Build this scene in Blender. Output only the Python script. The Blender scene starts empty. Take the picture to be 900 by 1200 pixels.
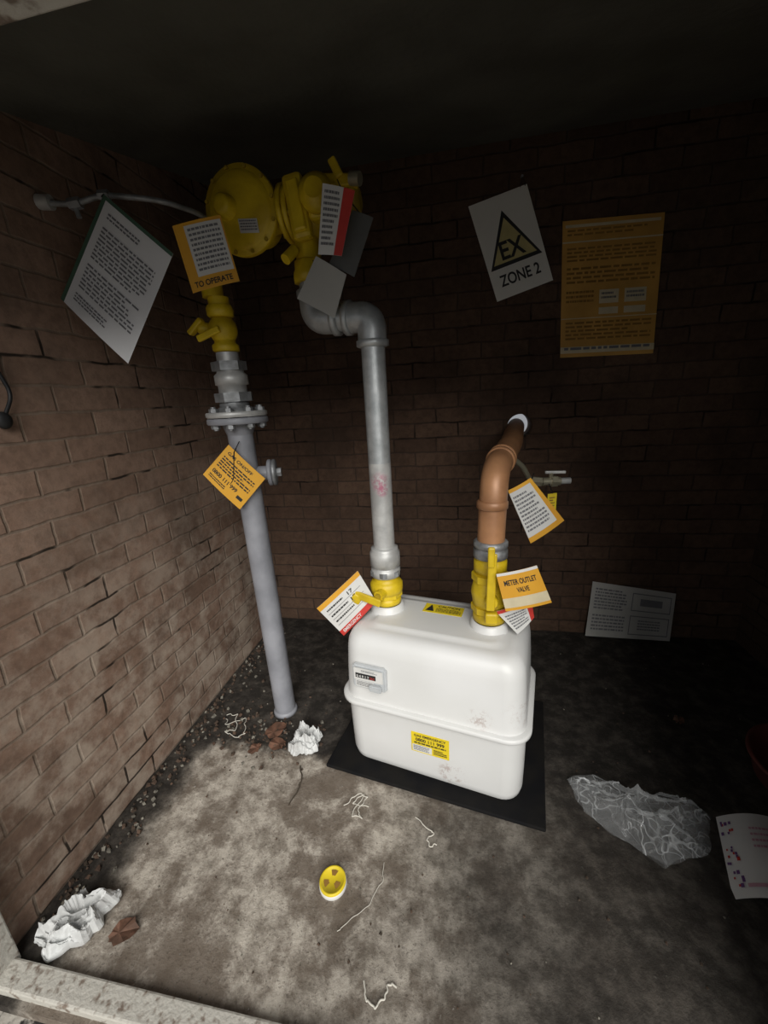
import bpy, bmesh, math, random
from mathutils import Vector, Matrix, noise
random.seed(7)
V=Vector
col=bpy.context.collection
sc=bpy.context.scene
try:
    sc.view_settings.view_transform='Standard'
except Exception: pass

# ------------------------------------------------------------ materials
def newmat(name):
    m=bpy.data.materials.new(name);m.use_nodes=True
    nt=m.node_tree
    return m,nt,nt.nodes['Principled BSDF']
def N(nt,t,**kw):
    n=nt.nodes.new(t)
    for k,v in kw.items(): setattr(n,k,v)
    return n
def L(nt,a,b): nt.links.new(a,b)
def mixc(nt,fac,a,b,blend='MIX'):
    n=N(nt,'ShaderNodeMix',data_type='RGBA',blend_type=blend)
    for sock,val in ((n.inputs[0],fac),(n.inputs[6],a),(n.inputs[7],b)):
        if hasattr(val,'is_output'): L(nt,val,sock)
        elif isinstance(val,(int,float)): sock.default_value=val
        else: sock.default_value=(*val,1)
    return n.outputs[2]
def mth(nt,op,a,b=None,c=None,clamp=False):
    n=N(nt,'ShaderNodeMath',operation=op,use_clamp=clamp)
    for i,val in enumerate((a,b,c)):
        if val is None: continue
        if hasattr(val,'is_output'): L(nt,val,n.inputs[i])
        else: n.inputs[i].default_value=val
    return n.outputs[0]
def mrange(nt,v,a,b,c=0,d=1):
    n=N(nt,'ShaderNodeMapRange',interpolation_type='SMOOTHSTEP')
    L(nt,v,n.inputs[0])
    for i,x in enumerate((a,b,c,d)): n.inputs[1+i].default_value=x
    return n.outputs[0]
def noi(nt,vec,scale,detail=5,rough=.55):
    n=N(nt,'ShaderNodeTexNoise');n.inputs['Scale'].default_value=scale;n.inputs['Detail'].default_value=detail;n.inputs['Roughness'].default_value=rough
    L(nt,vec,n.inputs['Vector']);return n.outputs['Fac']
def near(nt,vec,c,r0,r1):
    n=N(nt,'ShaderNodeVectorMath',operation='DISTANCE');L(nt,vec,n.inputs[0]);n.inputs[1].default_value=c
    return mrange(nt,n.outputs['Value'],r0,r1,1,0)
def mat(name,c,rough=.6,metal=0,c2=None,scale=30,bump=0,bscale=None,lo=.35,hi=.65,spec=None,detail=5,scuff=None,spots=(),sth=(.50,.60),samt=.65):
    m,nt,b=newmat(name)
    tc=N(nt,'ShaderNodeTexCoord')
    no=N(nt,'ShaderNodeTexNoise');no.inputs['Scale'].default_value=scale;no.inputs['Detail'].default_value=detail
    L(nt,tc.outputs['Object'],no.inputs['Vector'])
    cr=N(nt,'ShaderNodeValToRGB');cr.color_ramp.elements[0].position=lo;cr.color_ramp.elements[1].position=hi
    if c2 is None: c2=[x*.86 for x in c]
    cr.color_ramp.elements[0].color=(*c2,1);cr.color_ramp.elements[1].color=(*c,1)
    L(nt,no.outputs['Fac'],cr.inputs['Fac'])
    out=cr.outputs['Color']
    for ctr,rr in spots:
        d=noi(nt,tc.outputs['Object'],55,6,.8)
        k=mth(nt,'MULTIPLY',near(nt,tc.outputs['Object'],ctr,rr*.3,rr),mrange(nt,d,*sth))
        out=mixc(nt,mth(nt,'MULTIPLY',k,samt),out,scuff)
    L(nt,out,b.inputs['Base Color'])
    b.inputs['Roughness'].default_value=rough;b.inputs['Metallic'].default_value=metal
    if spec is not None: b.inputs['Specular IOR Level'].default_value=spec
    if bump:
        n2=N(nt,'ShaderNodeTexNoise');n2.inputs['Scale'].default_value=bscale or scale*2;n2.inputs['Detail'].default_value=4
        L(nt,tc.outputs['Object'],n2.inputs['Vector'])
        bp=N(nt,'ShaderNodeBump');bp.inputs['Strength'].default_value=bump;bp.inputs['Distance'].default_value=.004
        L(nt,n2.outputs['Fac'],bp.inputs['Height']);L(nt,bp.outputs['Normal'],b.inputs['Normal'])
    return m

def brick_mat(name,axis,c1,c2,mortar,crack=.5,dirt=(.05,.035,.025),dirt_amt=.5,stain_lit=0,bump=.5,lo=.55,hi=.62):
    m,nt,b=newmat(name)
    tc=N(nt,'ShaderNodeTexCoord');sx=N(nt,'ShaderNodeSeparateXYZ');L(nt,tc.outputs['Object'],sx.inputs[0])
    obj=tc.outputs['Object']
    wob=noi(nt,obj,14,2);wob=mth(nt,'MULTIPLY',mth(nt,'SUBTRACT',wob,.5),.012)
    cx=N(nt,'ShaderNodeCombineXYZ')
    L(nt,mth(nt,'ADD',sx.outputs['XYZ'.index(axis)],wob),cx.inputs[0]);L(nt,mth(nt,'ADD',sx.outputs[2],wob),cx.inputs[1])
    br=N(nt,'ShaderNodeTexBrick');L(nt,cx.outputs[0],br.inputs['Vector'])
    br.inputs['Scale'].default_value=1;br.inputs['Mortar Size'].default_value=.0042;br.inputs['Mortar Smooth'].default_value=.7
    br.inputs['Brick Width'].default_value=.168;br.inputs['Row Height'].default_value=.056;br.inputs['Bias'].default_value=0
    br.inputs['Color1'].default_value=(*c1,1);br.inputs['Color2'].default_value=(*c2,1);br.inputs['Mortar'].default_value=(*mortar,1)
    n1=noi(nt,obj,45,6,.7);n2=noi(nt,obj,3.2,5,.6);n3=noi(nt,obj,5,3);n4=noi(nt,obj,11,6,.7)
    c=mixc(nt,mrange(nt,n1,.35,.7,0,.5),br.outputs['Color'],[x*.5 for x in c2])
    c=mixc(nt,mth(nt,'MULTIPLY',mrange(nt,n2,.45,.68),dirt_amt),c,dirt)
    if stain_lit:
        k=mth(nt,'MULTIPLY',mrange(nt,n4,.38,.66),mrange(nt,sx.outputs[2],.25,1.0,1,.03))  # whitish staining, plus daylight on the lower wall painted into the brick colour
        c=mixc(nt,mth(nt,'MULTIPLY',k,stain_lit),c,(.56,.47,.38))
    ck=mth(nt,'MULTIPLY',br.outputs['Fac'],mrange(nt,n3,lo,hi))
    c=mixc(nt,mth(nt,'MULTIPLY',ck,crack),c,(.012,.009,.007))
    L(nt,c,b.inputs['Base Color']);b.inputs['Roughness'].default_value=.93
    b.inputs['Specular IOR Level'].default_value=.15
    h=mth(nt,'ADD',mth(nt,'MULTIPLY',br.outputs['Fac'],-1.0),mth(nt,'MULTIPLY',n1,.6))
    bp=N(nt,'ShaderNodeBump');bp.inputs['Strength'].default_value=bump;bp.inputs['Distance'].default_value=.004
    L(nt,h,bp.inputs['Height']);L(nt,bp.outputs['Normal'],b.inputs['Normal'])
    return m

M_brL=brick_mat('brick_left','Y',(.34,.225,.165),(.25,.16,.115),(.24,.18,.135),crack=.9,dirt=(.10,.07,.052),dirt_amt=.6,stain_lit=.62,bump=.42,lo=.58,hi=.63)
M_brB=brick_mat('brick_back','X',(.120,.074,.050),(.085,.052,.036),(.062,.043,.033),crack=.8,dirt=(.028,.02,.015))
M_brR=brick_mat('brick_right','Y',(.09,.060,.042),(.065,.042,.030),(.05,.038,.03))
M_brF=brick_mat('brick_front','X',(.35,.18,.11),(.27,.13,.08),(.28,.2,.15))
M_ceil=mat('ceiling_concrete',(.115,.115,.095),.95,c2=(.075,.074,.06),scale=5,bump=.5,bscale=60)

def floor_mat():
    m,nt,b=newmat('floor_concrete')
    tc=N(nt,'ShaderNodeTexCoord');o=tc.outputs['Object'];sx=N(nt,'ShaderNodeSeparateXYZ');L(nt,o,sx.inputs[0])
    X,Y=sx.outputs[0],sx.outputs[1]
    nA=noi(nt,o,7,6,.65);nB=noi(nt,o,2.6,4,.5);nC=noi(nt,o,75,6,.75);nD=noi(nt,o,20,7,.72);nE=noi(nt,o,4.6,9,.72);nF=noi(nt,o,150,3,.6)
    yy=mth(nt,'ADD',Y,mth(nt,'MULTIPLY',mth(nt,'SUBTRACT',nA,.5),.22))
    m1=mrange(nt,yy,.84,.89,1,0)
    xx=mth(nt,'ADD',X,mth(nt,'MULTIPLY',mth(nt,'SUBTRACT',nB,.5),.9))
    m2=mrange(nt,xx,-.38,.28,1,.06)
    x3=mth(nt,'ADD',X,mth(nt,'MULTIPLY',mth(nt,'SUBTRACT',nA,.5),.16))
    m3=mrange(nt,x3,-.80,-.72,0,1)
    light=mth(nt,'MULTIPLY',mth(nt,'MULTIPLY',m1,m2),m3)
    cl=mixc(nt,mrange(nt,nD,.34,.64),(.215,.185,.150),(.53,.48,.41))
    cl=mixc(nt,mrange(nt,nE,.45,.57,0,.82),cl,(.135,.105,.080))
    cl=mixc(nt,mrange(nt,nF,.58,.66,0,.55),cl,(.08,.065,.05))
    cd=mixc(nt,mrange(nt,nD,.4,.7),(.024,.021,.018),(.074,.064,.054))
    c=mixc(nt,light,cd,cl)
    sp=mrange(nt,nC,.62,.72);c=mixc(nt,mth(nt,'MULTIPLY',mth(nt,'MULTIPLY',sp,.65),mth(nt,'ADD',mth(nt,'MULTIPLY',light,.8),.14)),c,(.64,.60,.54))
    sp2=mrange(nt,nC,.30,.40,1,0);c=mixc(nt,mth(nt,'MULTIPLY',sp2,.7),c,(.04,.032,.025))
    L(nt,c,b.inputs['Base Color']);b.inputs['Roughness'].default_value=.8
    b.inputs['Specular IOR Level'].default_value=.2
    h=mth(nt,'ADD',mth(nt,'MULTIPLY',nA,.7),mth(nt,'MULTIPLY',nC,.5))
    bp=N(nt,'ShaderNodeBump');bp.inputs['Strength'].default_value=.6;bp.inputs['Distance'].default_value=.010
    L(nt,h,bp.inputs['Height']);L(nt,bp.outputs['Normal'],b.inputs['Normal'])
    return m
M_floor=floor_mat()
M_out=mat('outside_ground',(.42,.39,.34),.9,c2=(.02,.018,.016),scale=26,bump=.8,lo=.46,hi=.52,detail=8)
M_frame=mat('frame_paint',(.46,.44,.39),.6,c2=(.18,.14,.11),scale=60,bump=.5,lo=.34,hi=.47,detail=8)
SP=((.135,.83,.285),.07),((.150,.84,.130),.055),((.05,.80,.255),.04),((-.02,.80,.06),.05),((.10,.95,.42),.05)
M_white=mat('meter_white',(.69,.69,.68),.36,c2=(.63,.63,.61),scale=4,spec=.45,scuff=(.36,.27,.24),spots=SP)
M_yel=mat('yellow_paint',(.68,.49,.014),.45,c2=(.50,.34,.010),scale=18,bump=.35,bscale=60)
M_yeld=mat('yellow_dark',(.45,.31,.012),.55,c2=(.25,.17,.01),scale=25,bump=.4)
M_grey=mat('grey_paint',(.28,.285,.31),.5,c2=(.20,.205,.225),scale=12,bump=.2,bscale=70)
M_galv=mat('galvanised',(.58,.60,.60),.42,.5,c2=(.38,.40,.405),scale=38,bump=.12,lo=.3,hi=.7)
M_galvl=mat('galvanised_light',(.60,.60,.58),.45,.35,c2=(.42,.42,.41),scale=30,bump=.1,scuff=(.45,.12,.20),spots=(((-.197,.978,.792),.034),((-.192,.980,.77),.02)),sth=(.40,.56),samt=.75)
M_fit=mat('malleable_iron',(.34,.35,.36),.5,.5,c2=(.20,.205,.205),scale=40,bump=.3)
M_cop=mat('copper_brown',(.46,.23,.11),.42,.12,c2=(.30,.145,.07),scale=14,bump=.1)
M_brass=mat('brass_dull',(.40,.37,.27),.4,.6)
M_black=mat('black_plastic',(.012,.012,.013),.5,c2=(.02,.02,.02),spec=.3)
M_mat=mat('black_rubber',(.008,.008,.009),.85,c2=(.013,.012,.011),scale=15,bump=.2,spec=.1)
M_paper=mat('paper_white',(.66,.655,.63),.7,c2=(.60,.595,.57),scale=6)
M_sign=mat('sign_white',(.80,.79,.74),.5,c2=(.72,.71,.66),scale=6)
M_sleeve=mat('paper_sleeved',(.72,.72,.73),.35,c2=(.64,.64,.65),scale=6,spec=.5)
M_paperd=mat('paper_dim',(.48,.47,.44),.6,c2=(.40,.39,.36),scale=8)
M_card=mat('card_dark',(.10,.10,.095),.5)
M_or=mat('orange_print',(.70,.36,.03),.55,c2=(.62,.30,.025),scale=8)
M_orb=mat('orange_poster',(.62,.34,.07),.6,c2=(.48,.26,.05),scale=9)
M_cream=mat('cream_print',(.62,.54,.36),.6)
M_lyel=mat('label_yellow',(.76,.58,.02),.5)
M_exyel=mat('sign_yellow',(.58,.50,.22),.6)
M_red=mat('red_print',(.55,.04,.03),.55)
M_ink=mat('ink',(.02,.02,.02),.6)
M_inkg=mat('ink_grey',(.17,.17,.18),.7)
M_inko=mat('ink_on_orange',(.30,.16,.03),.7)
M_green=mat('sleeve_green',(.06,.12,.08),.4)
M_pinkp=mat('pink_print',(.55,.30,.36),.6)
M_glassy=mat('index_plastic',(.50,.52,.53),.12,c2=(.45,.47,.48),spec=.8)
M_leaf=mat('dead_leaf',(.16,.075,.045),.8,c2=(.07,.035,.02),scale=40,bump=.4)
M_str=mat('string_white',(.60,.57,.50),.9)
M_tis=mat('white_film',(.62,.63,.62),.4,c2=(.46,.46,.45),scale=16,bump=.5,bscale=40)
M_purp=mat('purple_print',(.16,.07,.22),.5)
M_redp=mat('red_plastic',(.15,.040,.033),.6,c2=(.09,.026,.022),scale=10)
M_twig=mat('twig',(.06,.045,.03),.9)
M_chip1=mat('debris_brown',(.10,.06,.04),.95,c2=(.04,.03,.02),scale=50)
M_chip2=mat('debris_grey',(.24,.22,.18),.95,c2=(.12,.11,.09),scale=50)
def bagmat():
    m,nt,b=newmat('clear_plastic')
    b.inputs['Base Color'].default_value=(.85,.87,.87,1);b.inputs['Roughness'].default_value=.13
    b.inputs['Specular IOR Level'].default_value=1.0
    tc=N(nt,'ShaderNodeTexCoord');n=noi(nt,tc.outputs['Object'],11,2,.45)
    k=mth(nt,'ABSOLUTE',mth(nt,'SUBTRACT',n,.5))
    n2=noi(nt,tc.outputs['Object'],21,2,.4)
    k2=mth(nt,'ABSOLUTE',mth(nt,'SUBTRACT',n2,.52))
    lw=N(nt,'ShaderNodeLayerWeight');lw.inputs[0].default_value=.30
    a=mth(nt,'ADD',mth(nt,'MULTIPLY',lw.outputs['Facing'],.75),mth(nt,'ADD',mrange(nt,k,.0,.012,.42,.0),mrange(nt,k2,.0,.014,.28,.05)),clamp=True)
    L(nt,a,b.inputs['Alpha'])
    return m
M_bag=bagmat()

# ------------------------------------------------------------ builder
def frame(ax):
    ax=V(ax).normalized();t=V((0,0,1)) if abs(ax.z)<.9 else V((1,0,0))
    a=t.cross(ax).normalized();b=ax.cross(a).normalized();return a,b,ax
def fillet(pts,rad,n=8):
    pts=[V(p) for p in pts]
    if rad<=0: return pts
    out=[pts[0]]
    for i in range(1,len(pts)-1):
        p=pts[i];d1=(pts[i-1]-p);d2=(pts[i+1]-p)
        r=min(rad,d1.length*.49,d2.length*.49);a=p+d1.normalized()*r;b=p+d2.normalized()*r
        for k in range(n+1):
            t=k/n;out.append(a*(1-t)**2+p*2*t*(1-t)+b*t*t)
    out.append(pts[-1]);return out
class B:
    def __init__(s): s.v=[];s.f=[];s.m=[];s.sm=[];s.mats=[]
    def add(s,vs,fs,mt,smooth=False,M=None):
        if mt not in s.mats: s.mats.append(mt)
        k=s.mats.index(mt);o=len(s.v)
        s.v+= [ (M@V(v) if M else V(v)) for v in vs]
        for f in fs: s.f.append([i+o for i in f]);s.m.append(k);s.sm.append(smooth)
    def lathe(s,prof,o,ax,mt,seg=36,smooth=True,capa=True,capb=True):
        a,b,c=frame(ax);o=V(o);vs=[];fs=[]
        for r,z in prof:
            for i in range(seg):
                t=2*math.pi*i/seg;vs.append(o+c*z+(a*math.cos(t)+b*math.sin(t))*r)
        for j in range(len(prof)-1):
            for i in range(seg):
                i2=(i+1)%seg;fs.append((j*seg+i,j*seg+i2,(j+1)*seg+i2,(j+1)*seg+i))
        s.add(vs,fs,mt,smooth)
        if capa: s.add(vs[:seg],[tuple(reversed(range(seg)))],mt)
        if capb: s.add(vs[-seg:],[tuple(range(seg))],mt)
    def cyl(s,p,q,r,mt,seg=32,r2=None,bev=0):
        p=V(p);q=V(q);l=(q-p).length;r2=r if r2 is None else r2
        if bev: pr=[(r-bev,0),(r,bev),(r2,l-bev),(r2-bev,l)]
        else: pr=[(r,0),(r2,l)]
        s.lathe(pr,p,q-p,mt,seg,smooth=seg>8)
    def tube(s,pts,r,mt,seg=20,fil=0,n=8,rf=None):
        pts=fillet(pts,fil,n);vs=[];fs=[]
        d=(pts[1]-pts[0]).normalized();a,b,_=frame(d)
        for i,p in enumerate(pts):
            if i==0: t=(pts[1]-pts[0])
            elif i==len(pts)-1: t=(pts[-1]-pts[-2])
            else: t=(pts[i+1]-p).normalized()+(p-pts[i-1]).normalized()
            t.normalize();a=(a-t*a.dot(t)).normalized();b=t.cross(a)
            rr=r if rf is None else rf(i/(len(pts)-1))
            for k in range(seg):
                w=2*math.pi*k/seg;vs.append(p+(a*math.cos(w)+b*math.sin(w))*rr)
        for j in range(len(pts)-1):
            for i in range(seg):
                i2=(i+1)%seg;fs.append((j*seg+i,j*seg+i2,(j+1)*seg+i2,(j+1)*seg+i))
        s.add(vs,fs,mt,True)
        s.add(vs[:seg],[tuple(reversed(range(seg)))],mt);s.add(vs[-seg:],[tuple(range(seg))],mt)
    def box(s,c,size,mt,rot=None,bev=0,seg=2):
        bm=bmesh.new();bmesh.ops.create_cube(bm,size=1)
        for v in bm.verts: v.co=V((v.co.x*size[0],v.co.y*size[1],v.co.z*size[2]))
        if bev: bmesh.ops.bevel(bm,geom=list(bm.edges),offset=bev,segments=seg,affect='EDGES',profile=.5)
        M=Matrix.Translation(V(c))@(rot.to_4x4() if rot else Matrix())
        bm.verts.index_update()
        s.add([v.co.copy() for v in bm.verts],[[v.index for v in f.verts] for f in bm.faces],mt,False,M);bm.free()
    def sphere(s,c,r,mt,sc_=(1,1,1),u=24,w=14,M=None):
        vs=[];fs=[]
        for j in range(w+1):
            ph=math.pi*j/w
            for i in range(u):
                th=2*math.pi*i/u;d=V((math.sin(ph)*math.cos(th),math.sin(ph)*math.sin(th),math.cos(ph)))
                vs.append(V((d.x*sc_[0],d.y*sc_[1],d.z*sc_[2]))*r+V(c))
        for j in range(w):
            for i in range(u):
                i2=(i+1)%u;fs.append((j*u+i,(j+1)*u+i,(j+1)*u+i2,j*u+i2))
        s.add(vs,fs,mt,True,M)
    def finish(s,name):
        me=bpy.data.meshes.new(name);me.from_pydata([tuple(v) for v in s.v],[],s.f)
        for m in s.mats: me.materials.append(m)
        me.polygons.foreach_set('material_index',s.m);me.polygons.foreach_set('use_smooth',s.sm)
        me.update();o=bpy.data.objects.new(name,me);col.objects.link(o);return o
_tc={}
def textgeo(txt,bold=.022):
    if txt in _tc: return _tc[txt]
    c=bpy.data.curves.new('tmp','FONT');c.body=txt;c.size=1;c.offset=bold;c.align_x='LEFT'
    o=bpy.data.objects.new('tmp',c);col.objects.link(o)
    dg=bpy.context.evaluated_depsgraph_get();me=bpy.data.meshes.new_from_object(o.evaluated_get(dg))
    vs=[(v.co.x,v.co.y) for v in me.vertices];fs=[list(p.vertices) for p in me.polygons]
    bpy.data.objects.remove(o);bpy.data.curves.remove(c);bpy.data.meshes.remove(me)
    x0=min(v[0] for v in vs);x1=max(v[0] for v in vs);y0=min(v[1] for v in vs);y1=max(v[1] for v in vs)
    vs=[((x-x0)/(x1-x0),1-(y-y0)/(y1-y0)) for x,y in vs]
    _tc[txt]=(vs,fs);return _tc[txt]
EYE=V((0,-.2,1.1))
def sheet_into(b,cor,base,els,bend=0,eye=EYE,thick=.0006,twist=0):
    A,Bc,Cc,D=[V(c) for c in cor]
    nrm=(Bc-A).cross(D-A).normalized()
    cen=(A+Bc+Cc+D)/4
    if nrm.dot(V(eye)-cen)<0: nrm=-nrm
    def P(u,v,e=0):
        p=(A*(1-u)+Bc*u)*(1-v)+(D*(1-u)+Cc*u)*v
        return p+nrm*(bend*(1-4*(u-.5)**2)+twist*(u-.5)*(v-.5)+e)
    def rect(u0,v0,u1,v1,m,e,nu=1,nv=1):
        vs=[P(u0+(u1-u0)*i/nu,v0+(v1-v0)*j/nv,e) for j in range(nv+1) for i in range(nu+1)]
        fs=[(j*(nu+1)+i,j*(nu+1)+i+1,(j+1)*(nu+1)+i+1,(j+1)*(nu+1)+i) for j in range(nv) for i in range(nu)]
        b.add(vs,fs,m,True)
    rect(0,0,1,1,base,0,10,10);rect(0,0,1,1,base,-thick,10,10)
    for (a0,a1,b0,b1) in ((0,0,1,0),(1,0,1,1),(1,1,0,1),(0,1,0,0)):
        n=10;vs=[];fs=[]
        for i in range(n+1):
            t=i/n;u=a0+(b0-a0)*t;v=a1+(b1-a1)*t;vs+= [P(u,v,0),P(u,v,-thick)]
        for i in range(n): fs.append((2*i,2*i+2,2*i+3,2*i+1))
        b.add(vs,fs,base)
    lay=0
    for e in els:
        lay+=1;off=.0004+.00012*lay
        if e[0]=='r': rect(*e[1:5],e[5],off,8 if abs(bend)>0 or twist else 1,4 if twist else 1)
        elif e[0]=='t':
            vs,fs=textgeo(e[1]);u0,v0,u1,v1=e[2:6]
            b.add([P(u0+(u1-u0)*x,v0+(v1-v0)*y,off+.0003) for x,y in vs],fs,e[6])
        elif e[0]=='tri':
            b.add([P(x,y,off) for x,y in e[1]],[(0,1,2)],e[2])
        elif e[0]=='l':
            u0,v0,u1,v1,n,m=e[1:7];fill=e[7] if len(e)>7 else .5
            ph=(v1-v0)/n
            for k in range(n):
                u=u0;end=u1-(random.random()*.3*(u1-u0) if random.random()<.3 else 0)
                while u<end-.01:
                    w=random.uniform(.04,.14)*(u1-u0);ue=min(u+w,end)
                    rect(u,v0+k*ph,ue,v0+k*ph+ph*fill,m,off+.0002);u=ue+.022*(u1-u0)
def tie(b,p,q,sag=.0,r=.0013,m=None):
    p=V(p);q=V(q);mid=(p+q)/2+V((0,0,-sag));b.tube([p,mid,q],r,m or M_black,6,fil=.01,n=4)

# ------------------------------------------------------------ room shell
def slab(name,vs,fs,m):
    b=B();b.add(vs,fs,m);return b.finish(name)
def rbox(name,a,c,m):
    b=B();b.box([(a[i]+c[i])/2 for i in range(3)],[c[i]-a[i] for i in range(3)],m);return b.finish(name)
XL,XR,YB,YF=-.86,1.08,1.59,.36
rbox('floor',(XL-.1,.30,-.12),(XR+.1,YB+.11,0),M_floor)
rbox('ground_outside',(-3,-3,-.14),(3,.30,-.02),M_out)
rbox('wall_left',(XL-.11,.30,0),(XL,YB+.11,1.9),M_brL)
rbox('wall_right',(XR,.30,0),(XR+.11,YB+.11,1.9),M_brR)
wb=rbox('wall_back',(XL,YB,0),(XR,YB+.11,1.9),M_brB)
cut=B();cut.cyl((.229,YB-.1,.870),(.229,YB+.3,.870),.0455,M_brB,40);cut=cut.finish('cutter')
bo=wb.modifiers.new('hole','BOOLEAN');bo.operation='DIFFERENCE';bo.object=cut;bo.solver='EXACT'
bpy.context.view_layer.update()
dg=bpy.context.evaluated_depsgraph_get();nm=bpy.data.meshes.new_from_object(wb.evaluated_get(dg))
wb.modifiers.clear();wb.data=nm;bpy.data.objects.remove(cut)
def soff(y): return 1.365+.2516*y
vs=[(x,y,z) for x in (XL,XR) for y,z in ((.30,soff(.30)),(YB,soff(YB)),(YB,1.95),(.30,1.95))]
slab('ceiling',vs,[(0,1,5,4),(1,2,6,5),(2,3,7,6),(3,0,4,7),(0,3,2,1),(4,5,6,7)],M_ceil)
ZL=1.305
rbox('wall_front',(XL-.4,.22,ZL+.06),(XR+.3,.30,2.1),M_brF)
rbox('wall_front_left',(XL-.6,.22,-.02),(XL-.07,.30,ZL+.06),M_brF)
b=B();b.box(((XL+.03+.5)/2-.02,.33,ZL+.03),(1.5,.06,.06),M_frame,bev=.003);b.finish('trim_lintel')
b=B();b.box((XL-.02,.33,ZL/2),(.10,.06,ZL),M_frame,bev=.003);b.finish('trim_jamb')
b=B();b.box((.10,.332,.006),(1.94,.042,.022),M_frame,bev=.004)
b.finish('trim_sill')
b=B();b.box((.80,.33,.66),(.66,.035,1.29),M_frame,bev=.004)  # closed leaf out of view, added to block light and darken the right side
for z in (.15,.65,1.15): b.box((.80,.355,z),(.62,.02,.09),M_frame,bev=.004)
b.finish('door_right_blocker')

# ------------------------------------------------------------ gas meter
th=math.radians(-12);MC=V((-.050,.958,.0115))
MM=Matrix.Translation(MC)@Matrix.Rotation(th,4,'Z')
def rring(hw,hd,R,z,n=9):
    out=[]
    for cx,cy,a0 in ((hw-R,hd-R,0),(-hw+R,hd-R,90),(-hw+R,-hd+R,180),(hw-R,-hd+R,270)):
        for k in range(n):
            a=math.radians(a0+90*k/(n-1));out.append(V((cx+R*math.cos(a),cy+R*math.sin(a),z)))
    return out
def loft(b,rings,m,M=None,captop=True,capbot=True,smooth=True):
    n=len(rings[0]);vs=[p for r in rings for p in r];fs=[]
    for j in range(len(rings)-1):
        for i in range(n):
            i2=(i+1)%n;fs.append((j*n+i,j*n+i2,(j+1)*n+i2,(j+1)*n+i))
    b.add(vs,fs,m,smooth,M)
    if captop: b.add(rings[-1],[tuple(range(n))],m,False,M)
    if capbot: b.add(rings[0],[tuple(reversed(range(n)))],m,False,M)
b=B()
K=1.045
lo=[(.0,.203,.116,.040),(.004,.214,.127,.046),(.012,.220,.133,.05),(.03,.2235,.1365,.051),(.10,.225,.138,.052),(.19,.226,.140,.052),(.1995,.2265,.141,.052)]
lip=[(.1995,.2265,.1405,.052),(.200,.2355,.150,.058),(.203,.2385,.1535,.060),(.2115,.2385,.1535,.060),(.2145,.2355,.150,.058),(.215,.2265,.1405,.052)]
up=[(.215,.227,.1415,.052),(.225,.2255,.140,.052),(.30,.223,.137,.051),(.352,.220,.134,.050),(.372,.217,.131,.049),(.387,.210,.124,.046),(.396,.200,.114,.041),(.400,.189,.103,.036),(.401,.178,.092,.033),(.401,.166,.081,.030),(.4045,.161,.076,.029),(.4055,.153,.068,.027)]
for prof in (lo,lip,up): loft(b,[rring(w*K,d*1.04,r,z*1.01) for z,w,d,r in prof],M_white,MM)
FY=-.1425
ix=-.148;iz=.296
def lbox(c,s,m,bev=0): 
    bm=bmesh.new();bmesh.ops.create_cube(bm,size=1)
    for v in bm.verts: v.co=V((v.co.x*s[0]+c[0],v.co.y*s[1]+c[1],v.co.z*s[2]+c[2]))
    if bev: bmesh.ops.bevel(bm,geom=list(bm.edges),offset=bev,segments=2,affect='EDGES')
    bm.verts.index_update()
    b.add([v.co.copy() for v in bm.verts],[[v.index for v in f.verts] for f in bm.faces],m,False,MM);bm.free()
lbox((ix,FY-.005,iz),(.094,.018,.068),M_glassy,.005)
lbox((ix,FY-.015,iz+.012),(.080,.006,.034),M_paper,.001)
lbox((ix-.006,FY-.0185,iz+.010),(.056,.003,.013),M_ink,.0005)
lbox((ix+.02,FY-.020,iz-.020),(.034,.012,.018),M_glassy,.003)
def lsheet(c,u,v,w,h,base,els):
    c=V(c);u=V(u);v=V(v)
    cs=[MM@(c-u*w/2-v*h/2),MM@(c+u*w/2-v*h/2),MM@(c+u*w/2+v*h/2),MM@(c-u*w/2+v*h/2)]
    sheet_into(b,cs,base,els)
lsheet((ix-.006,FY-.0205,iz+.010),(1,0,0),(0,0,-1),.054,.011,M_ink,[('t','0 4 9 1 7',.05,.15,.7,.85,M_paper),('t','2 6 3',.75,.15,.97,.85,M_red)])
lsheet((ix-.012,FY-.0145,iz-.018),(1,0,0),(0,0,-1),.05,.018,M_paper,[('l',.05,.1,.95,.9,4,M_inkg)])
lsheet((ix+.005,FY-.0185,iz+.024),(1,0,0),(0,0,-1),.05,.008,M_paper,[('l',.05,.1,.95,.9,2,M_inkg)])
lsheet((.008,-.1455,.125),(1,0,0),(0,0,-1),.10,.062,M_lyel,[('r',.03,.62,.55,.95,M_paper),('t','GAS EMERGENCY',.08,.08,.92,.2,M_ink),('t','0800 111 999',.12,.26,.88,.42,M_ink),('l',.08,.48,.92,.6,1,M_ink),('l',.06,.66,.5,.92,4,M_inkg),('l',.6,.66,.95,.92,3,M_ink)])
lsheet((.0,.045,.4102),(1,0,0),(0,-1,0),.110,.047,M_lyel,[('t','CAUTION',.35,.12,.9,.36,M_ink),('l',.32,.46,.95,.9,4,M_ink),('tri',[(.06,.85),(.17,.12),(.28,.85)],M_ink)])
IN=V((-.200,1.006,0));OU=V((.078,.936,0))
for P in (IN,OU):
    b.lathe([(.050,.402),(.046,.427),(.041,.430)],P+V((0,0,.010)),(0,0,1),M_white,36)
    b.lathe([(.040,.425),(.040,.440)],P,(0,0,1),M_white,36)
b.finish('gas_meter')
b=B();R2=Matrix.Rotation(math.radians(-10),3,'Z')
b.box((-.048,.992,.006),(.580,.425,.010),M_mat,rot=R2,bev=.003);b.finish('rubber_mat')

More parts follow.
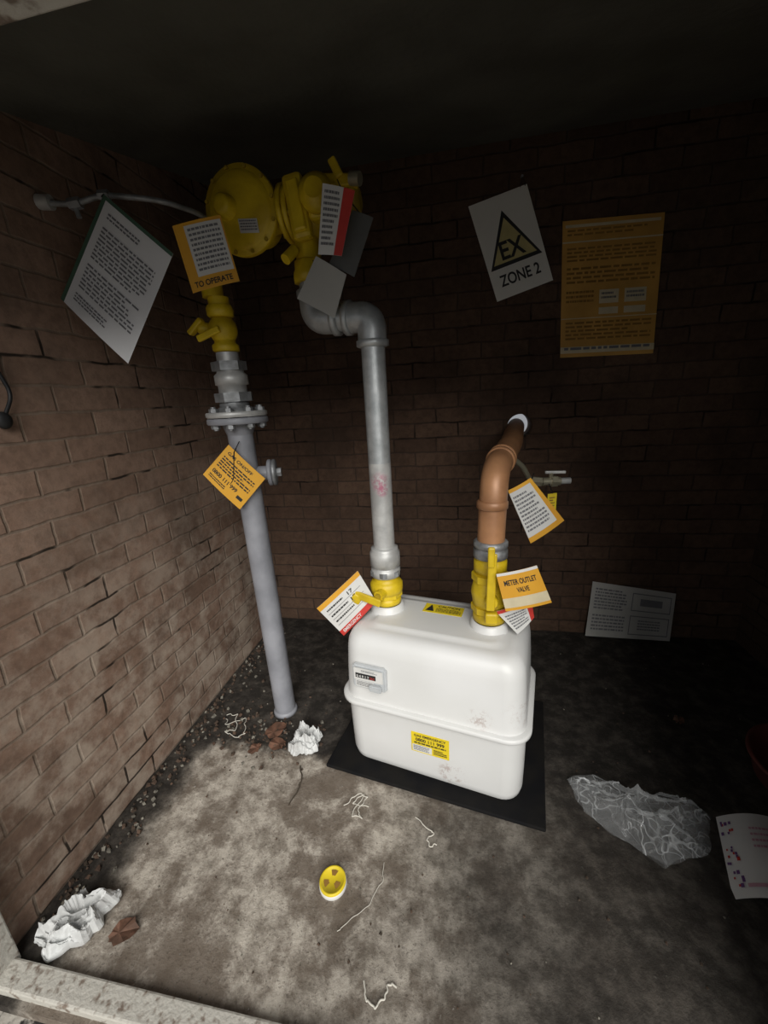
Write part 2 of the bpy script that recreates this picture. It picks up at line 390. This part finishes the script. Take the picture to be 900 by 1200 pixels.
# ------------------------------------------------------------ inlet valve and galvanised pipe
b=B();x,y=IN.x,IN.y
b.lathe([(.036,.440),(.040,.442),(.040,.456),(.034,.460),(.034,.47),(.044,.474),(.046,.485),(.046,.50),(.040,.508),(.034,.512),(.034,.522)],(x,y,0),(0,0,1),M_yel,32)
b.cyl((x,y,.462),(x,y,.474),.044,M_yel,8)
b.sphere((x,y,.490),.040,M_yel,sc_=(1.08,1.08,.75))
b.cyl((x,y-.03,.487),(x-.012,y-.062,.487),.014,M_yel,16)
b.cyl((x-.012,y-.062,.487),(x-.014,y-.068,.487),.009,M_yeld,6)
b.box((x-.045,y-.066,.482),(.085,.008,.022),M_yel,rot=Matrix.Rotation(.25,3,'Y')@Matrix.Rotation(-.2,3,'Z'),bev=.003)
b.box((x-.075,y-.060,.478),(.03,.012,.028),M_yel,rot=Matrix.Rotation(.5,3,'Y'),bev=.004)
b.finish('meter_inlet_valve')
b=B()
b.lathe([(.032,.522),(.040,.524),(.040,.545),(.035,.547),(.035,.553),(.0415,.555),(.0415,.592),(.037,.600),(.037,.606),(.0295,.608)],(x,y,0),(0,0,1),M_galvl,32)
b.cyl((x,y,.528),(x,y,.542),.0445,M_fit,6)
b.lathe([(.0290,.60),(.0290,.84)],(x,y,0),(0,0,1),M_galvl,32)
b.tube([(x,y,.79),(x,y,1.185),(-.345,1.030,1.195),(-.350,1.035,1.275)],.0288,M_galv,32,fil=.055,n=10)
def elbow(b,p0,p1,p2,r,leg,m,fil=.055):
    p0,p1,p2=V(p0),V(p1),V(p2);a=(p0-p1).normalized();c=(p2-p1).normalized()
    b.tube([p1+a*leg,p1,p1+c*leg],r,m,28,fil=fil,n=10)
    for d in (a,c):
        q=p1+d*leg;b.lathe([(r,-.008),(r+.0045,-.006),(r+.0045,.006),(r-.002,.009)],q,d,m,28)
elbow(b,(x,y,.8),(x,y,1.185),(-.345,1.030,1.195),.0345,.058,M_galv)
elbow(b,(x,y,1.185),(-.345,1.030,1.195),(-.350,1.035,1.31),.0345,.058,M_galv)
b.finish('galvanised_pipe')

# ------------------------------------------------------------ slam-shut valve assembly
b=B()
b.tube([(-.350,1.036,1.29),(-.350,1.04,1.40)],.030,M_yel,24)
b.lathe([(.030,.001),(.042,.004),(.043,.02),(.038,.03),(.038,.045),(.032,.05)],(-.350,1.036,1.275),(0,0,1),M_yel,8)
b.sphere((-.338,1.045,1.415),.050,M_yel,sc_=(.95,1,1.05))
b.tube([(-.392,1.042,1.430),(-.235,1.03,1.430)],.034,M_yel,28)
for xx in (-.398,-.384):
    b.lathe([(.056,0),(.060,.002),(.060,.010),(.056,.012)],(xx,1.042,1.428),(1,-.06,0),M_yel,32)
for i in range(6):
    a=i*math.pi/3+.3
    b.cyl((-.404,1.042+math.cos(a)*.047,1.428+math.sin(a)*.047),(-.364,1.040+math.cos(a)*.047,1.428+math.sin(a)*.047),.0065,M_yeld,6)
b.box((-.350,.995,1.418),(.046,.030,.128),M_yel,rot=Matrix.Rotation(-.12,3,'Y'),bev=.010)
b.box((-.350,.980,1.418),(.030,.012,.100),M_yel,rot=Matrix.Rotation(-.12,3,'Y'),bev=.005)
b.box((-.300,.998,1.430),(.050,.04,.085),M_yel,bev=.010)
b.lathe([(.032,0),(.037,.004),(.037,.022),(.028,.032),(.020,.038)],(-.300,.985,1.430),(.1,-1,.05),M_yel,28)
b.cyl((-.268,1.03,1.432),(-.240,1.03,1.432),.042,M_yel,6)
b.lathe([(.03,0),(.034,.004),(.034,.018),(.02,.026)],(-.240,1.03,1.432),(1,0,0),M_yeld,24)
b.cyl((-.275,1.02,1.435),(-.262,1.01,1.470),.012,M_yel,16)
b.box((-.250,1.0,1.458),(.078,.020,.024),M_yel,rot=Matrix.Rotation(.12,3,'Y'),bev=.004)
b.box((-.256,.992,1.478),(.018,.018,.040),M_yel,rot=Matrix.Rotation(-.45,3,'Y'),bev=.004)
b.cyl((-.225,.99,1.455),(-.203,.985,1.450),.013,M_brass,16)
b.cyl((-.37,1.0,1.34),(-.385,.975,1.315),.012,M_yel,16)
b.finish('slam_shut_valve')

# ------------------------------------------------------------ regulator
b=B();rc=V((-.493,1.012,1.434));ax=V((-.04,-.99,-.06)).normalized()
b.lathe([(.050,-.062),(.060,-.055),(.064,-.03),(.080,-.014),(.089,-.010),(.091,-.006),(.091,.006),(.089,.009),(.080,.0095),(.078,.0125),(.070,.018),(.052,.021),(.034,.022),(.0,.0225)],rc,ax,M_yel,56,capb=False)
A_,B_,_=frame(ax)
for i in range(12):
    t=i*math.pi/6+.2;p=rc+(A_*math.cos(t)+B_*math.sin(t))*.0845
    b.cyl(p+ax*.006,p+ax*.0140,.0044,M_yeld,6)
hb=rc+V((-.026,0,.006))
b.lathe([(.026,.014),(.026,.024),(.023,.028),(.021,.044),(.018,.048),(.008,.049)],hb,ax,M_yel,32)
lc=rc+ax*.0215+V((.022,0,-.036))
u=V((.9,-.05,-.10)).normalized();w=V((.05,.06,-.99)).normalized()
sheet_into(b,[lc-u*.024-w*.014,lc+u*.024-w*.014,lc+u*.024+w*.014,lc-u*.024+w*.014],M_paper,[('l',.06,.1,.94,.9,4,M_inkg)])
b.sphere(rc-ax*.085,.055,M_yel)
b.tube([rc-ax*.085,V((-.44,1.06,1.432)),V((-.402,1.045,1.430))],.034,M_yel,24,fil=.02)
b.tube([rc-ax*.085,V((-.575,1.060,1.40)),V((-.597,1.006,1.35)),V((-.597,1.006,1.262))],.025,M_yel,24,fil=.05)
b.cyl((-.597,1.006,1.300),(-.597,1.006,1.320),.034,M_yel,6)
b.finish('gas_regulator')

# ------------------------------------------------------------ incoming pipe
b=B()
def pp(z): return V((-.577-.0085*z*1.0,1.026-.012*z,z))
b.tube([pp(0),pp(.95)],.0335,M_grey,32)
b.lathe([(.033,0),(.040,.0),(.038,.008),(.034,.012)],pp(0),(0,0,1),M_grey,32)
def flange(z,r,t,m):
    b.lathe([(r-.003,0),(r,.003),(r,t-.003),(r-.003,t)],pp(z),(0,0,1),m,40)
b.lathe([(.0335,0),(.045,.03)],pp(.925),(0,0,1),M_grey,32)
flange(.955,.079,.016,M_grey);flange(.973,.079,.014,M_galvl)
for i in range(8):
    t=i*math.pi/4+.2;q=pp(.955)+V((math.cos(t)*.063,math.sin(t)*.063,0))
    b.cyl(q+V((0,0,-.014)),q+V((0,0,.046)),.0065,M_fit,10)
    b.cyl(q+V((0,0,-.010)),q+V((0,0,0)),.0115,M_fit,6);b.cyl(q+V((0,0,.031)),q+V((0,0,.041)),.0115,M_fit,6)
b.lathe([(.050,.985),(.046,.995),(.038,1.0),(.038,1.012)],V((-.587,1.013,0)),(0,0,1),M_fit,32)
b.cyl(pp(1.012),pp(1.035),.050,M_fit,8)
b.lathe([(.036,0),(.036,.02),(.042,.022),(.042,.045),(.034,.052),(.034,.06)],pp(1.033),(0,0,1),M_galvl,32)
b.cyl(pp(1.090),pp(1.112),.044,M_fit,6)
b.lathe([(.028,0),(.028,.024)],pp(1.11),(0,0,1),M_galvl,28)
s0=pp(.815);s1=s0+V((.062,.02,0));d=(s1-s0).normalized()
b.cyl(s0,s1,.020,M_grey,24)
b.lathe([(.034,0),(.037,.002),(.037,.009),(.034,.011)],s1-d*.006,d,M_grey,28)
b.lathe([(.034,0),(.037,.002),(.037,.009),(.020,.012)],s1+d*.006,d,M_fit,28)
b.cyl(s1+d*.015,s1+d*.03,.013,M_fit,6)
b.finish('incoming_gas_pipe')
b=B();q=pp(1.135)
b.lathe([(.026,0),(.034,.003),(.034,.016),(.027,.022),(.027,.03)],q,(0,0,1),M_yel,8)
b.sphere(pp(1.188),.035,M_yel,sc_=(1,1,1.05))
b.lathe([(.027,0),(.033,.004),(.034,.020),(.030,.028)],pp(1.216),(0,0,1),M_yel,8)
b.cyl(pp(1.24),pp(1.262),.025,M_yel,24)
b.cyl(pp(1.19)+V((-.03,-.01,0)),pp(1.19)+V((-.054,-.022,.006)),.015,M_yel,20,bev=.003)
b.box(pp(1.19)+V((-.056,-.028,.006)),(.014,.020,.050),M_yel,rot=Matrix.Rotation(.9,3,'Y'),bev=.004)
b.box(pp(1.175)+V((-.018,-.040,0)),(.065,.010,.016),M_yel,rot=Matrix.Rotation(-.3,3,'Y'),bev=.003)
b.finish('emergency_control_valve')

# impulse pipe
b=B()
b.tube([(-.862,.838,1.432),(-.793,.852,1.424),(-.728,.864,1.439),(-.625,.905,1.432),(-.585,.975,1.430),(-.582,1.02,1.428)],.0055,M_fit,12,fil=.03)
b.cyl((-.86,.838,1.432),(-.835,.843,1.43),.014,M_galvl,16)
b.cyl((-.80,.851,1.425),(-.775,.855,1.427),.011,M_fit,6)
b.tube([(-.79,.853,1.425),(-.785,.853,1.40)],.005,M_fit,10)
b.cyl((-.735,.862,1.437),(-.715,.868,1.438),.010,M_fit,6)
b.finish('impulse_pipe')

# ------------------------------------------------------------ outlet valve and copper pipe
b=B();x,y=OU.x,OU.y
b.lathe([(.034,.440),(.041,.443),(.041,.462),(.036,.466),(.036,.480),(.041,.486),(.044,.505),(.044,.53),(.040,.548),(.035,.553),(.035,.575),(.040,.578),(.040,.604),(.034,.608),(.034,.612)],(x,y,0),(0,0,1),M_yel,32)
b.cyl((x,y,.468),(x,y,.484),.046,M_yel,8);b.cyl((x,y,.552),(x,y,.570),.045,M_yel,8)
b.sphere((x,y,.518),.046,M_yel)
b.cyl((x,y-.035,.518),(x,y-.066,.518),.016,M_yel,20,bev=.003)
b.box((x-.002,y-.070,.575),(.020,.007,.145),M_yel,rot=Matrix.Rotation(.02,3,'Y'),bev=.003)
b.box((x-.004,y-.074,.640),(.016,.010,.05),M_yel,bev=.004)
b.box((x,y-.060,.478),(.03,.02,.03),M_yel,bev=.005)
b.finish('meter_outlet_valve')
b=B()
b.lathe([(.034,.612),(.041,.614),(.041,.632),(.037,.634),(.037,.640),(.041,.642),(.041,.652),(.036,.656)],(x,y,0),(0,0,1),M_fit,32)
E=V((x+.006,y+.008,.825))
b.tube([(x,y,.64),E,V((.158,1.25,.85)),V((.224,1.66,.864))],.0325,M_cop,32,fil=.07,n=12)
b.lathe([(.0325,0),(.0365,.002),(.0365,.016),(.0335,.020)],(x+.002,y+.002,.735),(0,0,1),M_cop,32)
d=(V((.158,1.25,.85))-E).normalized()
for t in (.085,.115): b.lathe([(.033,0),(.0365,.002),(.0365,.012),(.033,.014)],E+d*t,d,M_cop,32)
b.finish('copper_outlet_pipe')
b=B()
p0=V((.138,1.09,.832))
b.tube([p0,(.175,1.125,.80),(.20,1.159,.755),(.235,1.166,.748)],.007,M_brass,12,fil=.02)
b.cyl((.205,1.160,.752),(.232,1.166,.748),.014,M_brass,6)
b.cyl((.235,1.166,.748),(.285,1.176,.747),.012,M_brass,20)
b.cyl((.258,1.170,.748),(.275,1.174,.748),.0165,M_brass,6)
b.cyl((.285,1.176,.747),(.313,1.181,.747),.009,M_galvl,20)
b.cyl((.258,1.170,.755),(.258,1.165,.775),.006,M_brass,12)
b.box((.268,1.165,.775),(.055,.010,.008),M_galvl,bev=.002)
b.finish('test_point_valve')

# ------------------------------------------------------------ tags
def tagobj(name,cor,base,els,ties=(),**k):
    b=B();sheet_into(b,cor,base,els,**k)
    for t in ties: tie(b,*t)
    return b.finish(name)
tagobj('document_in_sleeve',[(-.709,.846,1.430),(-.592,.869,1.318),(-.734,.841,1.106),(-.847,.82,1.245)],M_sleeve,
 [('r',0,0,.05,1,M_green),('r',.0,.0,1,.03,M_green),('l',.14,.10,.60,.16,2,M_inkg),('l',.14,.22,.90,.52,9,M_inkg,.45),('l',.14,.56,.90,.80,7,M_inkg,.45),('l',.14,.84,.6,.92,3,M_inkg)],
 ties=[((-.709,.846,1.430),(-.724,.856,1.432))],bend=.004)
tagobj('pipe_tag',[(-.580,.864,1.365),(-.480,.884,1.380),(-.459,.887,1.257),(-.561,.868,1.239)],M_or,
 [('r',.22,.05,.97,.80,M_paper),('l',.28,.10,.92,.76,9,M_inkg),('t','TO OPERATE',.1,.86,.9,.95,M_ink)],
 ties=[((-.52,.876,1.37),(-.53,.94,1.39))],bend=.004)
tagobj('pipe_tag',[(-.266,.916,1.421),(-.203,.928,1.405),(-.239,.922,1.291),(-.287,.912,1.296)],M_paper,
 [('r',.66,.0,1,1,M_red),('l',.08,.08,.60,.9,10,M_inkg)],ties=[((-.23,.922,1.41),(-.25,.975,1.45))],bend=.003)
tagobj('backing_card',[(-.218,.962,1.386),(-.176,.97,1.37),(-.224,.961,1.26),(-.278,.953,1.288)],M_card,[],bend=.003,ties=[((-.2,.966,1.375),(-.235,.98,1.42))])
tagobj('blank_tag',[(-.301,.940,1.303),(-.239,.952,1.264),(-.272,.945,1.178),(-.350,.930,1.222)],M_paperd,[],bend=.003,ties=[((-.29,.942,1.295),(-.325,.99,1.31))])
tagobj('pipe_tag',[(-.588,.955,.905),(-.507,.971,.810),(-.586,.956,.729),(-.667,.940,.831)],M_or,
 [('t','GAS ON/OFF',.1,.10,.75,.18,M_ink),('l',.08,.26,.92,.60,5,M_ink),('t','0800 111 999',.08,.66,.72,.76,M_ink),('l',.08,.82,.5,.92,2,M_ink),('r',.78,.76,.92,.84,M_ink)],
 ties=[((-.575,.953,.885),(-.60,.95,.80),.03),((-.575,.953,.885),(-.57,.978,.91))],bend=.004)
tagobj('pipe_tag',[(-.383,.924,.454),(-.265,.947,.559),(-.221,.955,.465),(-.317,.937,.364)],M_paper,
 [('r',0,0,1,.13,M_or),('r',0,.84,1,1,M_red),('t','EMERGENCY',.08,.87,.6,.96,M_paper),('l',.1,.22,.5,.3,1,M_ink),('t','17',.62,.2,.74,.3,M_ink),('l',.1,.40,.55,.48,1,M_ink),('t','17',.62,.38,.74,.48,M_ink),('l',.1,.58,.6,.66,1,M_ink),('t','20',.66,.56,.78,.66,M_ink),('r',.08,.33,.9,.34,M_inkg),('r',.08,.51,.9,.52,M_inkg),('r',.08,.70,.9,.71,M_inkg)],
 bend=.003)
tagobj('pipe_tag',[(.118,.969,.770),(.171,.981,.798),(.258,.997,.686),(.179,.982,.630)],M_or,
 [('r',.0,.06,.86,.90,M_paper),('l',.06,.14,.78,.84,10,M_inkg)],ties=[((.16,.978,.785),(.20,1.10,.785),.01)],bend=.004)
tagobj('small_label',[(.238,1.10,.728),(.262,1.104,.730),(.262,1.104,.68),(.238,1.10,.68)],M_lyel,[('l',.2,.2,.8,.8,4,M_inko)],ties=[((.25,1.102,.729),(.25,1.15,.745))])
tagobj('pipe_tag',[(.084,.848,.606),(.173,.865,.622),(.212,.872,.527),(.108,.851,.511)],M_or,
 [('r',.0,.0,1,.07,M_paper),('t','METER OUTLET',.12,.20,.88,.34,M_ink),('t','VALVE',.36,.42,.64,.55,M_ink),('r',.0,.66,1,.92,M_cream)],
 bend=.004)
tagobj('pipe_tag',[(.089,.885,.490),(.174,.905,.513),(.182,.907,.466),(.143,.894,.425)],M_paper,
 [('r',0,0,1,.12,M_red),('r',.82,.1,1,1,M_red),('l',.1,.25,.75,.9,6,M_inkg)],bend=.003)

# ------------------------------------------------------------ wall signs
yS=1.582
b=B()
cor=[(.036,yS,1.597),(.220,yS,1.637),(.317,yS,1.351),(.136,yS,1.301)]
sheet_into(b,cor,M_sign,[('tri',[(.5,.15),(.95,.69),(.05,.69)],M_ink),('tri',[(.5,.225),(.875,.650),(.125,.650)],M_exyel),
 ('t','EX',.29,.44,.71,.625,M_ink),('t','ZONE 2',.15,.76,.85,.88,M_ink)])
b.tube([(.20,yS-.003,1.63),(.205,YB-.006,1.66),(.215,yS-.003,1.632)],.0012,M_black,6)
b.cyl((.205,YB+.002,1.66),(.205,YB-.010,1.66),.004,M_fit,10)
b.finish('ex_zone_sign')
tagobj('notice_poster',[(.337,1.585,1.520),(.637,1.585,1.510),(.653,1.585,1.097),(.356,1.585,1.103)],M_orb,
 [('r',.03,.03,.97,.05,M_cream),('l',.05,.065,.95,.12,2,M_inko),('r',.0,.145,1,.155,M_cream),('l',.05,.19,.95,.30,4,M_inko),('l',.05,.33,.95,.46,4,M_inko),
  ('r',.40,.50,.60,.60,M_cream),('r',.66,.50,.88,.60,M_cream),('l',.42,.52,.58,.58,2,M_inkg),('l',.68,.52,.86,.58,2,M_inkg),('l',.05,.50,.34,.60,3,M_inko),('r',.40,.63,.60,.68,M_cream),('r',.66,.63,.88,.68,M_cream),
  ('r',.0,.70,1,.706,M_cream),('l',.05,.73,.95,.88,5,M_inko),('r',.0,.92,1,.97,M_cream),('l',.04,.925,.96,.965,1,M_inkg)])
tagobj('wall_paper_notice',[(.535,1.583,.243),(.842,1.583,.200),(.832,1.555,.004),(.515,1.550,.012)],M_paperd,
 [('l',.05,.10,.44,.5,7,M_inkg),('l',.05,.58,.44,.9,5,M_inkg),('r',.50,.10,.96,.45,M_inkg),('r',.51,.12,.95,.43,M_paperd),('r',.60,.2,.86,.34,M_inkg),('r',.50,.54,.96,.92,M_inkg),('r',.51,.56,.95,.90,M_paperd),('l',.6,.62,.86,.84,4,M_inkg)],eye=(0,0,1))

# ------------------------------------------------------------ left wall cable and knob
b=B()
b.tube([(-.853,.640,1.14),(-.853,.652,1.09),(-.851,.665,1.045),(-.850,.642,1.01)],.0035,M_black,10,fil=.02)
b.sphere((-.852,.636,.998),.015,M_black,sc_=(.7,1,1.1))
b.finish('wall_cable')

# ------------------------------------------------------------ floor items
b=B();c=V((-.266,.562,0))
b.lathe([(.029,0),(.0295,.003),(.0295,.009),(.028,.010)],c,(0,0,1),M_paper,40)
b.lathe([(.0285,.010),(.0285,.014),(.027,.0155),(.0245,.0155),(.024,.0145),(.0,.0145)],c,(0,0,1),M_lyel,40,capb=False)
for a0 in (90,210,330):
    pts=[]
    for k in range(7): pts.append(c+V((math.cos(math.radians(a0-24+48*k/6))*.019,math.sin(math.radians(a0-24+48*k/6))*.019,.0150)))
    for k in range(7): pts.append(c+V((math.cos(math.radians(a0+24-48*k/6))*.008,math.sin(math.radians(a0+24-48*k/6))*.008,.0150)))
    b.add(pts,[tuple(range(14))],M_inko)
b.finish('yellow_pipe_cap')

def inpoly_fan(poly,rings,per,hf,m,b,seed,smooth=False):
    cx=sum(p[0] for p in poly)/len(poly);cy=sum(p[1] for p in poly)/len(poly)
    P=[V((p[0],p[1],0)) for p in poly];out=[]
    n=len(P);tot=[(P[(i+1)%n]-P[i]).length for i in range(n)];T=sum(tot)
    for k in range(per):
        d=T*k/per;i=0
        while d>tot[i]: d-=tot[i];i+=1
        out.append(P[i].lerp(P[(i+1)%n],d/tot[i]))
    vs=[];fs=[]
    for j in range(rings+1):
        t=j/rings
        for k in range(per):
            p=V((cx,cy,0)).lerp(out[k],t)
            q=p+V((noise.noise(p*18+V((seed,1,0))),noise.noise(p*18+V((1,seed,2))),0))*.016*t
            q.z=hf(q,t);vs.append(q)
    for j in range(rings):
        for k in range(per):
            k2=(k+1)%per;fs.append((j*per+k,j*per+k2,(j+1)*per+k2,(j+1)*per+k))
    b.add(vs,fs,m,smooth)
def ridge(p,fr,seed): return 1-min(1,abs(noise.noise(p*fr+V((seed,seed*.3,0))))*2.6)
def crump(seed,H0,fr):
    def f(p,t):
        q=V((p.x*.8+p.y*.5,p.y*1.2-p.x*.3,0))
        r=.5*ridge(q,fr,seed)**2+.45*ridge(q,fr*2.0,seed+5)**3+.12*ridge(q,fr*4.2,seed+9)**3
        return .003+H0*((1-t**4)*(.2+r))
    return f
b=B()
poly=[(.277,.877),(.342,.900),(.428,.862),(.500,.870),(.560,.862),(.585,.815),(.535,.735),(.436,.695),(.353,.748),(.300,.800)]
inpoly_fan(poly,50,240,crump(3,.058,9),M_bag,b,3,True)
inpoly_fan([(x*.96+.017,y*.96+.03) for x,y in poly],14,80,lambda p,t:.002+.012*(1-t)*abs(noise.noise(p*22)),M_bag,b,8,True)
b.finish('clear_plastic_bag')

b=B();rs=random.Random(4)
dots=[]
for k in range(26):
    u0=rs.uniform(.01,.16);v0=rs.uniform(.02,.95);s=rs.uniform(.02,.04)
    dots.append(('r',u0,v0,u0+s,v0+s*1.2,M_purp if k%3 else M_red))
sheet_into(b,[(.592,.812,.010),(.735,.825,.020),(.680,.645,.012),(.540,.655,.005)],M_paper,dots+[('r',.2,.86,.7,.9,M_pinkp),('l',.4,.2,.8,.5,4,M_pinkp,.4)],bend=.018,twist=.03)
b.finish('crumpled_packaging')

b=B()
b.lathe([(.112,0),(.120,.006),(.134,.060),(.142,.063),(.142,.069),(.132,.069),(.116,.012),(.0,.010)],(.878,.930,.002),(0,0,1),M_redp,48,capb=False)
b.finish('red_plastic_tub')

def crumple_obj(name,c,rx,ry,h,seed,rot=0):
    b=B();c=V(c);vs=[];fs=[];nu,nv=90,36
    Rz=Matrix.Rotation(rot,3,'Z')
    for j in range(nv+1):
        ph=math.pi*.5*j/nv
        for i in range(nu):
            t=2*math.pi*i/nu;d=V((math.cos(t)*math.sin(ph),math.sin(t)*math.sin(ph),math.cos(ph)))
            q=V((d.x,d.y,d.z))
            ed=.78+.45*noise.noise(V((math.cos(t)*1.6,math.sin(t)*1.6,seed)))+.10*noise.noise(V((math.cos(t)*6,math.sin(t)*6,seed)))
            rr=.6*ridge(q,1.2,seed)**2+.3*ridge(q,2.6,seed+3)**2+.08*ridge(q,6,seed+6)
            z=.002+h*d.z**.7*(.3+rr)+.004*rr
            vs.append(c+Rz@V((d.x*rx*ed,d.y*ry*ed,z)))
    for j in range(nv):
        for i in range(nu):
            i2=(i+1)%nu;fs.append((j*nu+i,(j+1)*nu+i,(j+1)*nu+i2,j*nu+i2))
    b.add(vs,fs,M_tis,False);return b.finish(name)
crumple_obj('crumpled_plastic_scrap',(-.762,.422,.001),.072,.050,.048,2.3,.6)
crumple_obj('crumpled_plastic_scrap',(-.458,.905,.001),.064,.066,.045,7.7)

def leaf(name,c,r,ang,seed):
    b=B();n=18;vs=[V((0,0,.006))];
    for i in range(n):
        t=2*math.pi*i/n;k=r*(.75+.3*noise.noise(V((i*1.3,seed,0))))*(1+.35*math.cos(t))
        vs.append(V((k*math.cos(t),k*math.sin(t)*.75,.003+.02*abs(noise.noise(V((i*.7,seed,0)))))))
    fs=[(0,i+1,(i+1)%n+1) for i in range(n)]
    b.add(vs,fs,M_leaf,False,Matrix.Translation(V(c))@Matrix.Rotation(ang,4,'Z'));return b.finish(name)
for i,(c,r,a) in enumerate([((-.665,.418,.001),.036,.4),((-.575,.925,.001),.048,1.2),((-.535,.885,.001),.036,2.9),((-.60,.865,.001),.026,4.),((.66,1.12,.001),.022,1.),((.74,.72,.001),.018,2.)]):
    leaf('dead_leaf',c,r,a,i*3.1)
def squig(name,pts,r,m,jit=0,sub=4):
    b=B();P=[V(p) for p in pts];out=[]
    for i in range(len(P)-1):
        for k in range(sub):
            q=P[i].lerp(P[i+1],k/sub);j=jit
            out.append(q+V((random.uniform(-j,j),random.uniform(-j,j),random.uniform(0,j*.4))))
    out.append(P[-1]);b.tube(out,r,m,6,fil=.01,n=3);b.finish(name)
squig('string_scrap',[(-.285,.731,.003),(-.26,.765,.006),(-.235,.758,.003),(-.25,.725,.005),(-.238,.70,.003),(-.262,.71,.006),(-.245,.765,.003),(-.27,.74,.003),(-.225,.735,.004)],.0012,M_str,.005)
squig('string_scrap',[(-.10,.722,.003),(-.07,.70,.005),(-.055,.691,.003),(-.075,.68,.004),(-.063,.661,.003),(-.05,.67,.003)],.0013,M_str,.005)
squig('string_scrap',[(-.168,.425,.003),(-.158,.405,.004),(-.14,.397,.003),(-.128,.410,.004),(-.122,.432,.003),(-.108,.428,.003)],.0016,M_str,.003)
squig('string_scrap',[(-.77,.98,.004),(-.72,.97,.012),(-.70,.92,.006),(-.73,.90,.010),(-.68,.89,.004),(-.66,.91,.008),(-.70,.97,.004),(-.74,.93,.008),(-.76,.96,.004)],.0011,M_str,.007)
squig('string_scrap',[(-.165,.615,.002),(-.16,.58,.002),(-.18,.54,.002),(-.22,.50,.002),(-.235,.487,.002)],.0007,M_str,.003)
squig('twig',[(-.446,.826,.004),(-.424,.785,.008),(-.424,.755,.004),(-.432,.712,.003)],.0018,M_twig,.002)
b=B()
def chip(x,y,s,m):
    pts=[]
    for k in range(8):
        d=V(((k&1)-.5,((k>>1)&1)-.5,((k>>2)&1)-.5));d=d*s*random.uniform(.6,1.2);pts.append(d)
    R=Matrix.Rotation(random.random()*6,3,'Z')@Matrix.Rotation(random.random(),3,'X')
    pts=[R@p+V((x,y,s*.3)) for p in pts]
    b.add(pts,[(0,1,3,2),(4,6,7,5),(0,4,5,1),(2,3,7,6),(0,2,6,4),(1,5,7,3)],m)
for i in range(700):
    w=random.random()
    if w<.4: x=XL+.01+abs(random.gauss(0,.040));y=random.uniform(.4,1.5)
    elif w<.65: x=random.gauss(-.62,.10);y=random.gauss(.93,.06)
    else: x=random.uniform(-.8,.9);y=random.uniform(.38,1.5)
    if x<XL+.01 or x>1.05: continue
    if abs(x+.06)<.33 and .72<y<1.25: continue
    chip(x,y,random.choice((.004,.005,.007,.009)) if w<.65 else random.choice((.002,.003,.004)),random.choice((M_chip1,M_chip1,M_chip1,M_chip2)))
b.finish('floor_debris')

# ------------------------------------------------------------ light
w=bpy.data.worlds.new('world');sc.world=w;w.use_nodes=True
bg=w.node_tree.nodes['Background'];bg.inputs[0].default_value=(.92,.95,1,1);bg.inputs[1].default_value=.33
sd=bpy.data.lights.new('overcast_sky_light','SUN');sd.energy=3.9;sd.angle=math.radians(48);sd.color=(1,.98,.94)
so=bpy.data.objects.new('overcast_sky_light',sd);col.objects.link(so)
dirv=V((-.30,1,-.68));so.rotation_euler=dirv.to_track_quat('-Z','Y').to_euler();so.location=(1,-2,3)

# ------------------------------------------------------------ camera
f=465;p=math.radians(16);r=math.radians(3.2);psi=math.radians(11)
Fh=V((-math.sin(psi),math.cos(psi),0));Rr=V((math.cos(psi),math.sin(psi),0));Z=V((0,0,1))
C=Fh*math.cos(p)-Z*math.sin(p);U=Fh*math.sin(p)+Z*math.cos(p)
cr=Rr*math.cos(r)-U*math.sin(r);cu=Rr*math.sin(r)+U*math.cos(r)
M=Matrix((cr,cu,-C)).transposed().to_4x4();M.translation=(0,0,1.0)
cd=bpy.data.cameras.new('camera');cam=bpy.data.objects.new('camera',cd);col.objects.link(cam)
cam.matrix_world=M;cd.lens=f/1200*36;cd.sensor_width=36;cd.clip_start=.01;sc.camera=cam
